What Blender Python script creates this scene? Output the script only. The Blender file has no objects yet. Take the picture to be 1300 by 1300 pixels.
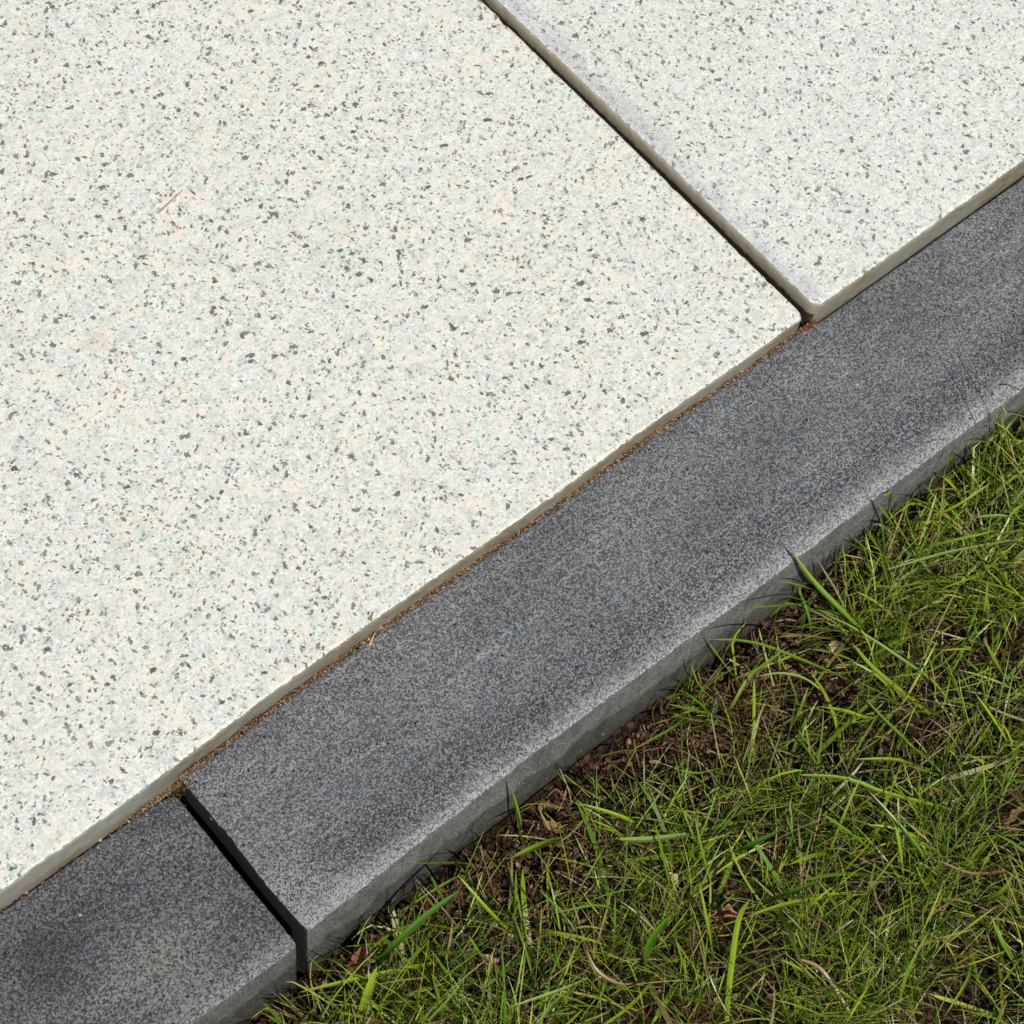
import bpy, bmesh, math, random
import numpy as np
from mathutils import Vector, Matrix, noise

# ------------------------------------------------------------------ camera, world, sun, exposure
sc = bpy.context.scene
COL = sc.collection
cam_d = bpy.data.cameras.new('camera')
cam = bpy.data.objects.new('camera', cam_d)
COL.objects.link(cam)
sc.camera = cam
cam_d.sensor_width = 36
cam_d.lens = 3149.1 / 1300 * 36
cam_d.clip_start = 0.02
cam_d.clip_end = 300
cam.matrix_world = (Matrix.Translation((-0.190415, -0.321348, 0.922409))
                    @ Matrix.Rotation(-0.841504, 4, 'Z') @ Matrix.Rotation(0.495736, 4, 'X')
                    @ Matrix.Rotation(0.158411, 4, 'Z'))
SUN_EL, SUN_AZ = math.radians(50), math.radians(-119)      # azimuth counted from +X
sdir = Vector((math.cos(SUN_EL) * math.cos(SUN_AZ), math.cos(SUN_EL) * math.sin(SUN_AZ), math.sin(SUN_EL)))
sl = bpy.data.lights.new('sun', 'SUN')
sl.energy = 4.3
sl.angle = math.radians(0.53)
sl.color = (1.0, 0.955, 0.89)
so = bpy.data.objects.new('sun', sl)
so.rotation_euler = sdir.to_track_quat('Z', 'Y').to_euler()
so.location = sdir * 5
COL.objects.link(so)
w = bpy.data.worlds.new('World')
sc.world = w
w.use_nodes = True
wn = w.node_tree.nodes
sky = wn.new('ShaderNodeTexSky')
sky.sky_type = 'NISHITA'
sky.sun_disc = False
sky.sun_elevation = SUN_EL
sky.sun_rotation = math.radians(90) - SUN_AZ
bg = wn['Background']
bg.inputs['Strength'].default_value = 0.07
w.node_tree.links.new(sky.outputs['Color'], bg.inputs['Color'])
vs = sc.view_settings
vs.view_transform = 'Standard'
vs.look = 'None'
vs.exposure = 0.0
vs.gamma = 1.0
vs.use_curve_mapping = False
sc.cycles.max_bounces = 8

rng = random.Random(11)
nrs = np.random.RandomState(5)

# prominent blades: (colour class, width in m, path from base to tip in m)
HERO = [
 ('g', 0.0036, [[0.2811, -0.1222, -0.043], [0.2674, -0.1109, -0.0145], [0.2604, -0.0928, 0.0001], [0.2571, -0.0796, 0.012]]),
 ('g', 0.002, [[0.2606, -0.1261, -0.043], [0.2459, -0.1186, -0.0228], [0.2357, -0.1101, -0.0124], [0.2257, -0.1007, -0.004], [0.2155, -0.0939, 0.0034], [0.2023, -0.087, 0.01]]),
 ('g', 0.0016, [[0.274, -0.09, -0.043], [0.2489, -0.0908, -0.0113], [0.2285, -0.0862, 0.005]]),
 ('g', 0.002, [[0.206, -0.1069, -0.043], [0.2043, -0.108, -0.0243], [0.2158, -0.1046, -0.0146], [0.2228, -0.1064, -0.0068], [0.2304, -0.1077, 0.0]]),
 ('p', 0.0016, [[0.2409, -0.1283, -0.0265], [0.2363, -0.1185, -0.021], [0.2276, -0.1116, -0.0155], [0.2164, -0.1077, -0.01]]),
 ('g', 0.0016, [[0.1945, -0.0954, -0.043], [0.1827, -0.0981, -0.0311], [0.1712, -0.0982, -0.025], [0.1559, -0.0973, -0.02]]),
 ('g', 0.0016, [[0.2044, -0.1032, -0.043], [0.1912, -0.097, -0.0278], [0.1824, -0.0912, -0.02]]),
 ('b', 0.002, [[0.202, -0.1281, -0.043], [0.2077, -0.1165, -0.0179], [0.2122, -0.1086, -0.005]]),
 ('g', 0.0028, [[0.286, -0.0911, -0.043], [0.2754, -0.0893, 0.005]]),
 ('g', 0.0016, [[0.222, -0.0975, -0.043], [0.2127, -0.0906, -0.0179], [0.2086, -0.0843, -0.005]]),
 ('b', 0.0028, [[0.2587, -0.1476, -0.043], [0.2477, -0.1464, -0.0285], [0.2392, -0.1396, -0.021], [0.2306, -0.1339, -0.015]]),
 ('g', 0.0012, [[0.2084, -0.0999, -0.043], [0.1989, -0.093, -0.0212], [0.1982, -0.0861, -0.01]]),
 ('g', 0.002, [[0.2796, -0.0876, -0.043], [0.2644, -0.088, -0.0179], [0.2536, -0.0843, -0.005]]),
 ('p', 0.0012, [[0.2248, -0.1119, -0.024], [0.2281, -0.1006, -0.0145], [0.2297, -0.0927, -0.005]]),
 ('p', 0.002, [[0.3605, -0.1291, -0.024], [0.3306, -0.1168, -0.0177], [0.3135, -0.1124, -0.0113], [0.2924, -0.1071, -0.005]]),
 ('g', 0.002, [[0.2847, -0.1715, -0.043], [0.2801, -0.1564, -0.0243], [0.273, -0.1428, -0.0146], [0.263, -0.1196, -0.0068], [0.2531, -0.1048, 0.0]]),
 ('b', 0.0032, [[0.2775, -0.1602, -0.043], [0.2612, -0.1353, -0.0179], [0.2559, -0.1225, -0.005]]),
 ('p', 0.002, [[0.33, -0.1133, -0.029], [0.3073, -0.1103, -0.022], [0.2902, -0.1129, -0.015]]),
 ('g', 0.0032, [[0.3137, -0.1751, -0.043], [0.3017, -0.1678, -0.0146], [0.2986, -0.1568, 0.0]]),
 ('g', 0.002, [[0.3222, -0.1439, -0.043], [0.3157, -0.145, -0.0146], [0.3201, -0.1381, -0.0]]),
 ('g', 0.002, [[0.2615, -0.1763, -0.043], [0.2484, -0.156, -0.0179], [0.2426, -0.144, -0.005]]),
 ('b', 0.004, [[0.2817, -0.1974, -0.043], [0.2634, -0.1865, -0.015]]),
 ('b', 0.0024, [[0.2587, -0.1777, -0.043], [0.2411, -0.1692, -0.0212], [0.2226, -0.1599, -0.01]]),
 ('p', 0.002, [[0.2299, -0.1707, -0.029], [0.2166, -0.1592, -0.022], [0.202, -0.1498, -0.015]]),
 ('b', 0.0024, [[0.2562, -0.2007, -0.043], [0.2413, -0.1906, -0.0286], [0.2274, -0.1771, -0.0212], [0.2155, -0.1622, -0.0152], [0.2019, -0.1524, -0.01]]),
 ('g', 0.002, [[0.2261, -0.212, -0.043], [0.2213, -0.2054, -0.0233], [0.2184, -0.195, -0.0132], [0.2153, -0.1744, -0.005]]),
 ('g', 0.0024, [[0.2144, -0.1907, -0.043], [0.2033, -0.1803, -0.0212], [0.1956, -0.1688, -0.01]]),
 ('b', 0.0028, [[0.2158, -0.2059, -0.043], [0.213, -0.1987, -0.0179], [0.213, -0.1924, -0.005]]),
 ('b', 0.0028, [[0.1886, -0.1942, -0.043], [0.1636, -0.1869, -0.0212], [0.1425, -0.1817, -0.01]]),
 ('d', 0.0044, [[0.1587, -0.1768, -0.043], [0.1609, -0.1845, -0.0113], [0.1702, -0.1914, 0.005]]),
 ('d', 0.004, [[0.1731, -0.1564, -0.043], [0.1744, -0.1649, 0.0]]),
 ('b', 0.0024, [[0.1671, -0.2439, -0.043], [0.1511, -0.2233, -0.015]]),
 ('s', 0.0024, [[0.1536, -0.2342, -0.029], [0.1544, -0.2153, -0.022], [0.1476, -0.206, -0.015]]),
 ('g', 0.0028, [[0.2254, -0.2648, -0.043], [0.2173, -0.2539, -0.0179], [0.2167, -0.2433, -0.005]]),
 ('g', 0.0024, [[0.2293, -0.2334, -0.043], [0.2328, -0.2377, -0.0212], [0.239, -0.2362, -0.01]]),
 ('s', 0.0016, [[0.2483, -0.232, -0.0315], [0.2329, -0.2241, -0.0258], [0.2232, -0.212, -0.02]]),
 ('s', 0.0016, [[0.1656, -0.2061, -0.0315], [0.1788, -0.2081, -0.02]]),
 ('b', 0.004, [[0.1154, -0.1036, -0.043], [0.0982, -0.1054, -0.0179], [0.0834, -0.1056, -0.005]]),
 ('p', 0.0036, [[0.1519, -0.1376, -0.0265], [0.136, -0.1315, -0.0182], [0.1232, -0.1253, -0.01]]),
 ('b', 0.0028, [[0.1452, -0.1244, -0.043], [0.1362, -0.1169, -0.0245], [0.1229, -0.1027, -0.015]]),
 ('g', 0.0016, [[0.15, -0.1602, -0.043], [0.1472, -0.1504, -0.0146], [0.1504, -0.139, 0.0]]),
 ('b', 0.002, [[0.1309, -0.181, -0.043], [0.128, -0.1736, -0.0113], [0.1311, -0.1621, 0.005]]),
 ('b', 0.0032, [[0.1172, -0.2036, -0.043], [0.1358, -0.1823, -0.0113], [0.1425, -0.1791, 0.005]]),
 ('d', 0.0044, [[0.1608, -0.1523, -0.043], [0.1613, -0.1598, -0.0113], [0.1729, -0.1662, 0.005]]),
 ('d', 0.0052, [[0.104, -0.1682, -0.043], [0.1041, -0.1656, -0.0094], [0.1131, -0.1647, 0.008]]),
 ('p', 0.002, [[0.081, -0.158, -0.0265], [0.067, -0.1562, -0.0182], [0.0457, -0.1507, -0.01]]),
 ('p', 0.0024, [[0.069, -0.1566, -0.0265], [0.0489, -0.1621, -0.01]]),
 ('s', 0.002, [[0.0979, -0.173, -0.0315], [0.0891, -0.167, -0.0277], [0.0848, -0.1584, -0.0238], [0.086, -0.1498, -0.02]]),
 ('g', 0.0024, [[0.1169, -0.1807, -0.043], [0.1138, -0.1698, -0.01]]),
 ('b', 0.0024, [[0.1703, -0.1835, -0.043], [0.1442, -0.1817, -0.01]]),
 ('g', 0.0016, [[0.1019, -0.0947, -0.043], [0.0986, -0.0865, 0.005]]),
 ('g', 0.002, [[0.0947, -0.137, -0.043], [0.0896, -0.1295, -0.0245], [0.0862, -0.1205, -0.015]]),
 ('b', 0.0016, [[0.1895, -0.1219, -0.043], [0.1734, -0.1213, -0.0245], [0.1645, -0.1174, -0.015]]),
 ('g', 0.0016, [[0.1648, -0.0918, -0.043], [0.1405, -0.0934, -0.01]]),
 ('d', 0.0052, [[0.0226, -0.098, -0.043], [0.0278, -0.1013, -0.0182], [0.0407, -0.1028, -0.0054], [0.0561, -0.1054, 0.005]]),
 ('b', 0.0044, [[0.0033, -0.1115, -0.043], [0.007, -0.11, -0.0179], [0.0142, -0.1068, -0.005]]),
 ('b', 0.0028, [[0.0448, -0.1138, -0.043], [0.0149, -0.103, -0.0278], [-0.0126, -0.0925, -0.02]]),
 ('g', 0.0016, [[0.0055, -0.0922, -0.043], [-0.0034, -0.0846, -0.01]]),
 ('g', 0.0016, [[0.016, -0.086, -0.043], [0.0014, -0.0868, -0.005]]),
 ('g', 0.0016, [[0.1015, -0.0957, -0.043], [0.0985, -0.0933, -0.0113], [0.0992, -0.0853, 0.005]]),
 ('g', 0.0016, [[0.0782, -0.0871, -0.043], [0.0481, -0.083, 0.0]]),
 ('b', 0.002, [[0.0717, -0.0893, -0.043], [0.0365, -0.0928, -0.015]]),
 ('b', 0.0024, [[0.0737, -0.1235, -0.043], [0.0665, -0.1124, -0.0212], [0.0634, -0.0965, -0.01]]),
 ('g', 0.002, [[0.0869, -0.0958, -0.043], [0.0772, -0.0906, -0.01]]),
 ('d', 0.0032, [[0.0243, -0.0973, -0.043], [0.0169, -0.0969, 0.0]]),
 ('g', 0.002, [[0.0416, -0.1247, -0.043], [0.0357, -0.1135, -0.01]]),
 ('g', 0.002, [[0.0598, -0.128, -0.043], [0.0523, -0.1255, -0.0212], [0.051, -0.1181, -0.01]]),
 ('g', 0.0032, [[0.0293, -0.1326, -0.043], [0.0268, -0.1246, 0.0]]),
 ('g', 0.002, [[0.3263, -0.0825, -0.042], [0.3155, -0.0826, -0.0101], [0.3113, -0.0816, 0.004]]),
 ('g', 0.0028, [[0.3253, -0.0961, -0.043], [0.3103, -0.0922, -0.008], [0.303, -0.0841, 0.01]]),
 ('g', 0.002, [[0.3281, -0.0953, -0.043], [0.3178, -0.0928, -0.0094], [0.3132, -0.0897, 0.008]]),
 ('g', 0.002, [[0.347, -0.0858, -0.043], [0.3486, -0.0863, -0.0047], [0.3475, -0.0862, 0.015]]),
 ('g', 0.0016, [[0.3101, -0.0853, -0.043], [0.2877, -0.0866, -0.0]]),
 ('b', 0.002, [[0.3297, -0.085, -0.043], [0.3405, -0.0997, -0.0179], [0.3586, -0.1048, -0.005]]),
 ('b', 0.0016, [[0.3999, -0.0825, -0.0415], [0.3823, -0.0975, 0.005]]),
 ('g', 0.0012, [[0.4007, -0.0825, -0.003], [0.3873, -0.0809, 0.012]]),
 ('g', 0.0024, [[0.3945, -0.0904, -0.043], [0.3812, -0.0871, -0.008], [0.375, -0.084, 0.01]]),
 ('b', 0.0024, [[0.3729, -0.104, -0.043], [0.3652, -0.0996, -0.0113], [0.3616, -0.0959, 0.005]]),
 ('g', 0.002, [[0.3858, -0.1115, -0.043], [0.3646, -0.1001, -0.0113], [0.3517, -0.0931, 0.005]]),
 ('s', 0.0006, [[0.3696, -0.0826, -0.0075], [0.3739, -0.0701, 0.008], [0.3726, -0.0599, 0.025]]),
 ('s', 0.0006, [[0.3783, -0.0873, -0.0075], [0.3791, -0.0799, 0.0043], [0.3792, -0.0743, 0.0162], [0.3795, -0.0675, 0.028]]),
 ('g', 0.0024, [[0.3606, -0.0969, -0.043], [0.3307, -0.1063, -0.0113], [0.3071, -0.1141, 0.005]]),
 ('p', 0.002, [[0.3653, -0.1236, -0.0215], [0.3532, -0.1179, -0.0108], [0.3369, -0.1134, 0.0]]),
 ('g', 0.0016, [[0.343, -0.1333, -0.043], [0.3121, -0.1197, -0.0208], [0.2918, -0.1148, -0.0093], [0.2774, -0.1075, -0.0]]),
 ('g', 0.0016, [[0.3222, -0.1439, -0.043], [0.2829, -0.1506, -0.0179], [0.2576, -0.1436, -0.005]]),
 ('b', 0.002, [[0.2931, -0.1967, -0.043], [0.2863, -0.1824, -0.0212], [0.2833, -0.1702, -0.01]]),
 ('g', 0.0024, [[0.1685, -0.1782, -0.043], [0.1527, -0.1949, -0.0146], [0.1413, -0.2124, 0.0]]),
 ('g', 0.002, [[0.1732, -0.2459, -0.043], [0.1788, -0.2381, -0.0212], [0.1955, -0.2313, -0.01]]),
 ('b', 0.002, [[0.2161, -0.2466, -0.043], [0.1987, -0.2542, -0.0212], [0.1754, -0.2603, -0.01]]),
 ('g', 0.0016, [[0.1158, -0.1467, -0.043], [0.1023, -0.139, -0.0212], [0.082, -0.1319, -0.01]]),
 ('g', 0.002, [[0.0867, -0.1211, -0.043], [0.0744, -0.1375, -0.0212], [0.0702, -0.1551, -0.01]]),
]

# ------------------------------------------------------------------ node helpers
class NT:
    def __init__(self, name):
        self.m = bpy.data.materials.new(name)
        self.m.use_nodes = True
        self.t = self.m.node_tree
        self.p = self.t.nodes['Principled BSDF']
        self.out = self.t.nodes['Material Output']

    def n(self, kind, **kw):
        o = self.t.nodes.new(kind)
        for k, v in kw.items():
            setattr(o, k, v)
        return o

    def put(self, sock, v):
        if v is None:
            return
        if isinstance(v, bpy.types.NodeSocket):
            self.t.links.new(v, sock)
        else:
            if hasattr(sock, 'default_value') and isinstance(v, (tuple, list)) and sock.type == 'RGBA' and len(v) == 3:
                v = (*v, 1)
            sock.default_value = v

    def math(self, op, a, b=None, c=None, clamp=False):
        o = self.n('ShaderNodeMath', operation=op)
        o.use_clamp = clamp
        self.put(o.inputs[0], a)
        self.put(o.inputs[1], b)
        self.put(o.inputs[2], c)
        return o.outputs[0]

    def ramp(self, v, a, b, c=0.0, d=1.0):
        o = self.n('ShaderNodeMapRange')
        o.interpolation_type = 'SMOOTHSTEP'
        for k, x in zip(('Value', 'From Min', 'From Max', 'To Min', 'To Max'), (v, a, b, c, d)):
            self.put(o.inputs[k], x)
        return o.outputs[0]

    def mix(self, f, a, b, mode='MIX'):
        o = self.n('ShaderNodeMix', data_type='RGBA', blend_type=mode)
        self.put(o.inputs[0], f)
        self.put(o.inputs[6], a)
        self.put(o.inputs[7], b)
        return o.outputs[2]

    def mapping(self, vec, scale=(1, 1, 1), rot=(0, 0, 0), loc=(0, 0, 0)):
        o = self.n('ShaderNodeMapping')
        self.put(o.inputs['Vector'], vec)
        o.inputs['Scale'].default_value = scale
        o.inputs['Rotation'].default_value = rot
        o.inputs['Location'].default_value = loc
        return o.outputs[0]

    def noise(self, vec, scale, detail=3.0, rough=0.55, col=False):
        o = self.n('ShaderNodeTexNoise')
        self.put(o.inputs['Vector'], vec)
        o.inputs['Scale'].default_value = scale
        o.inputs['Detail'].default_value = detail
        o.inputs['Roughness'].default_value = rough
        return o.outputs['Color' if col else 'Fac']

    def vor(self, vec, scale, rand=1.0, feature='F1'):
        o = self.n('ShaderNodeTexVoronoi')
        o.feature = feature
        self.put(o.inputs['Vector'], vec)
        o.inputs['Scale'].default_value = scale
        o.inputs['Randomness'].default_value = rand
        return o.outputs['Distance'], o.outputs['Color']

    def sep(self, v):
        o = self.n('ShaderNodeSeparateXYZ')
        self.put(o.inputs[0], v)
        return o.outputs

    def vadd(self, a, b, scale):
        s = self.n('ShaderNodeVectorMath', operation='SUBTRACT')
        self.put(s.inputs[0], b)
        s.inputs[1].default_value = (0.5, 0.5, 0.5)
        o = self.n('ShaderNodeVectorMath', operation='MULTIPLY_ADD')
        self.put(o.inputs[0], s.outputs[0])
        o.inputs[1].default_value = (scale, scale, scale)
        self.put(o.inputs[2], a)
        return o.outputs[0]

    def bump(self, h, dist, strength=1.0, normal=None):
        o = self.n('ShaderNodeBump')
        o.inputs['Strength'].default_value = strength
        o.inputs['Distance'].default_value = dist
        self.put(o.inputs['Height'], h)
        if normal is not None:
            self.put(o.inputs['Normal'], normal)
        return o.outputs[0]


def mm_coords(t, seed=0.0):
    """mesh coordinates in millimetres"""
    tc = t.n('ShaderNodeTexCoord')
    return t.mapping(tc.outputs['Object'], scale=(1000, 1000, 1000), loc=(seed, seed * 0.7, 0))


# ------------------------------------------------------------------ materials
def granite(name, seed, weathered=None, cool=0.0):
    t = NT(name)
    co = mm_coords(t, seed)
    raw = mm_coords(t, 0)
    x, y, z = t.sep(raw)
    wcol = t.noise(co, 0.45, 2, 0.6, col=True)
    wv = t.vadd(co, wcol, 3.4)
    big = t.noise(co, 0.022, 3, 0.6)
    mid = t.noise(wv, 0.11, 3, 0.6)
    fine = t.noise(wv, 0.8, 4, 0.65)
    # pale ground mass: off-white, cream-pink and green-grey crystals
    d1, c1 = t.vor(wv, 1 / 6.5)
    r1 = t.sep(c1)
    base = t.mix(t.ramp(fine, 0.36, 0.62), (0.55, 0.59, 0.53), (0.83, 0.84, 0.765))
    pinkf = t.math('MULTIPLY', t.ramp(r1[0], 0.52, 0.75), t.ramp(t.math('ADD', big, t.math('MULTIPLY', mid, 0.6)), 0.56 + cool, 1.1 + cool))
    base = t.mix(t.math('MULTIPLY', pinkf, 0.5), base, (0.82, 0.71, 0.59))
    warm = t.ramp(t.noise(t.mapping(co, loc=(3, 77, 0)), 0.09, 5, 0.7), 0.44, 0.64)
    base = t.mix(t.math('MULTIPLY', warm, 0.58 - cool * 2.4), base, (0.86, 0.745, 0.64))
    hz = t.noise(t.mapping(wv, loc=(55, 3, 1)), 0.2, 5, 0.72)
    greyf = t.math('MULTIPLY', t.ramp(hz, 0.47, 0.66), t.ramp(t.noise(co, 1.3, 3, 0.7), 0.25, 0.65, 0.35, 1.0))
    base = t.mix(t.math('MULTIPLY', greyf, 0.68), base, (0.45, 0.50, 0.465))
    d1b, c1b = t.vor(t.vadd(co, t.noise(co, 0.9, 3, 0.7, col=True), 3.0), 1 / 1.9)
    r1b = t.sep(c1b)
    g2 = t.math('MULTIPLY', t.ramp(r1b[0], 0.66, 0.82), t.ramp(d1b, 0.65, 0.2))
    g2 = t.math('MULTIPLY', g2, t.ramp(mid, 0.36, 0.56))
    base = t.mix(t.math('MULTIPLY', g2, 0.75), base, (0.30, 0.34, 0.31))
    # dark mica flakes, three sizes, stretched in different directions
    dens = t.ramp(t.noise(co, 0.07, 2, 0.6), 0.25, 0.75, 0.03, -0.07)
    col = base
    wf2 = t.vadd(co, t.noise(co, 0.55, 2, 0.6, col=True), 2.0)
    for k, (sc_, rot, st, thr, rad, amt) in enumerate((
            (1 / 2.9, 0.4, 0.62, 0.91, 0.44, 0.95), (1 / 2.4, -0.8, 0.50, 0.89, 0.42, 0.92), (1 / 2.4, 1.6, 0.55, 0.89, 0.42, 0.92),
            (1 / 1.5, 1.1, 0.45, 0.86, 0.44, 0.9), (1 / 1.5, 2.6, 0.5, 0.86, 0.44, 0.9), (1 / 1.0, 0.1, 0.5, 0.84, 0.46, 0.8))):
        mv = t.mapping(t.mapping(wf2, rot=(0, 0, rot), loc=(17.3 * k, 5.1, 0)), scale=(st, 1, 1))
        d, c = t.vor(mv, sc_)
        r = t.sep(c)
        pick = t.ramp(r[0], t.math('ADD', dens, thr), t.math('ADD', dens, thr + 0.012))
        rr = t.math('MULTIPLY_ADD', r[1], rad * 0.75, rad * 0.25)
        rr = t.math('MULTIPLY_ADD', t.math('SUBTRACT', t.noise(co, 0.9 + 0.4 * k, 2), 0.5), 0.75, rr)
        shape = t.ramp(t.math('SUBTRACT', rr, d), -0.02, 0.03)
        m = t.math('MULTIPLY', pick, shape)
        dark = t.mix(r[2], (0.10, 0.10, 0.082), (0.32, 0.31, 0.265))
        dark = t.mix(t.ramp(fine, 0.45, 0.65), dark, (0.06, 0.06, 0.055))
        col = t.mix(t.math('MULTIPLY', m, amt), col, dark)
    # faint ochre stains
    gr = t.noise(t.mapping(co, loc=(91, 7, 0)), 0.008, 5, 0.65)
    col = t.mix(t.ramp(gr, 0.45, 0.75, 0, 0.22), col, t.mix(1.0, col, (0.80, 0.80, 0.74), 'MULTIPLY'))
    st = t.ramp(t.noise(co, 0.012, 2, 0.5), 0.70, 0.8)
    col = t.mix(t.math('MULTIPLY', st, 0.25), col, (0.75, 0.52, 0.3))
    if weathered is None:
        dx, dy = t.math('SUBTRACT', x, 91.0), t.math('SUBTRACT', y, 178.0)
        rr2 = t.math('SQRT', t.math('ADD', t.math('MULTIPLY', dx, dx), t.math('MULTIPLY', dy, dy)))
        rr2 = t.math('ADD', rr2, t.math('MULTIPLY', t.noise(co, 0.3, 4, 0.7), 9))
        col = t.mix(t.ramp(rr2, 16, 3, 0, 0.26), col, (0.72, 0.44, 0.22))
    if weathered is not None:
        e = t.math('SUBTRACT', x, weathered)
        e = t.math('ADD', e, t.math('MULTIPLY', t.math('SUBTRACT', t.noise(co, 0.06, 4, 0.7), 0.5), 30))
        wf = t.math('MULTIPLY', t.ramp(e, 13, 1), t.ramp(t.noise(co, 1.4, 3, 0.7), 0.32, 0.6))
        col = t.mix(t.math('MULTIPLY', wf, 0.62), col, (0.36, 0.345, 0.40))
    # the sawn and moulded sides are plain cement, not granite
    g = t.n('ShaderNodeNewGeometry')
    nz = t.sep(g.outputs['True Normal'])[2]
    nzn = t.math('ADD', nz, t.math('MULTIPLY', t.math('SUBTRACT', fine, 0.5), 0.5))
    side = t.ramp(nzn, 0.93, 0.68)
    sn = t.noise(t.mapping(co, scale=(0.35, 0.35, 1)), 0.5, 4, 0.65)
    cem = t.mix(t.ramp(sn, 0.3, 0.7), (0.13, 0.115, 0.078), (0.26, 0.225, 0.16))
    cem = t.mix(t.ramp(x, 10, -25), cem, t.mix(t.ramp(sn, 0.3, 0.7), (0.20, 0.205, 0.175), (0.29, 0.295, 0.26)))
    low = t.ramp(t.math('ADD', z, t.math('MULTIPLY', sn, 8)), 7, 2)
    cem = t.mix(t.math('MULTIPLY', low, 0.75), cem, (0.16, 0.115, 0.06))
    pool = t.ramp(t.noise(co, 0.03, 2), 0.4, 0.65)
    cem = t.mix(t.math('MULTIPLY', pool, 0.6), cem, (0.235, 0.235, 0.20))
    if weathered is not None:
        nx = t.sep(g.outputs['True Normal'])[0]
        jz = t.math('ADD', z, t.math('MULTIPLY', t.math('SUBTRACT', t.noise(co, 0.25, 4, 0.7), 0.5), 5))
        jm = t.math('MULTIPLY', t.ramp(nx, -0.5, -0.8), t.ramp(jz, 7.4, 4.8))  # lower joint face: dirt, with the left slab's shadow painted in
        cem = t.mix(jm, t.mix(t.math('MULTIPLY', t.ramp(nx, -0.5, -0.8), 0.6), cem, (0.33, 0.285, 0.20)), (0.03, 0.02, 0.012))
    col = t.mix(side, col, cem)
    t.put(t.p.inputs['Base Color'], col)
    t.put(t.p.inputs['Roughness'], 0.72)
    t.p.inputs['Specular IOR Level'].default_value = 0.3
    h = t.math('ADD', t.math('MULTIPLY', fine, 0.6), t.math('MULTIPLY', t.noise(co, 2.2, 3, 0.7), 0.4))
    t.put(t.p.inputs['Normal'], t.bump(h, 0.0005, 0.7))
    return t.m


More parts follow.
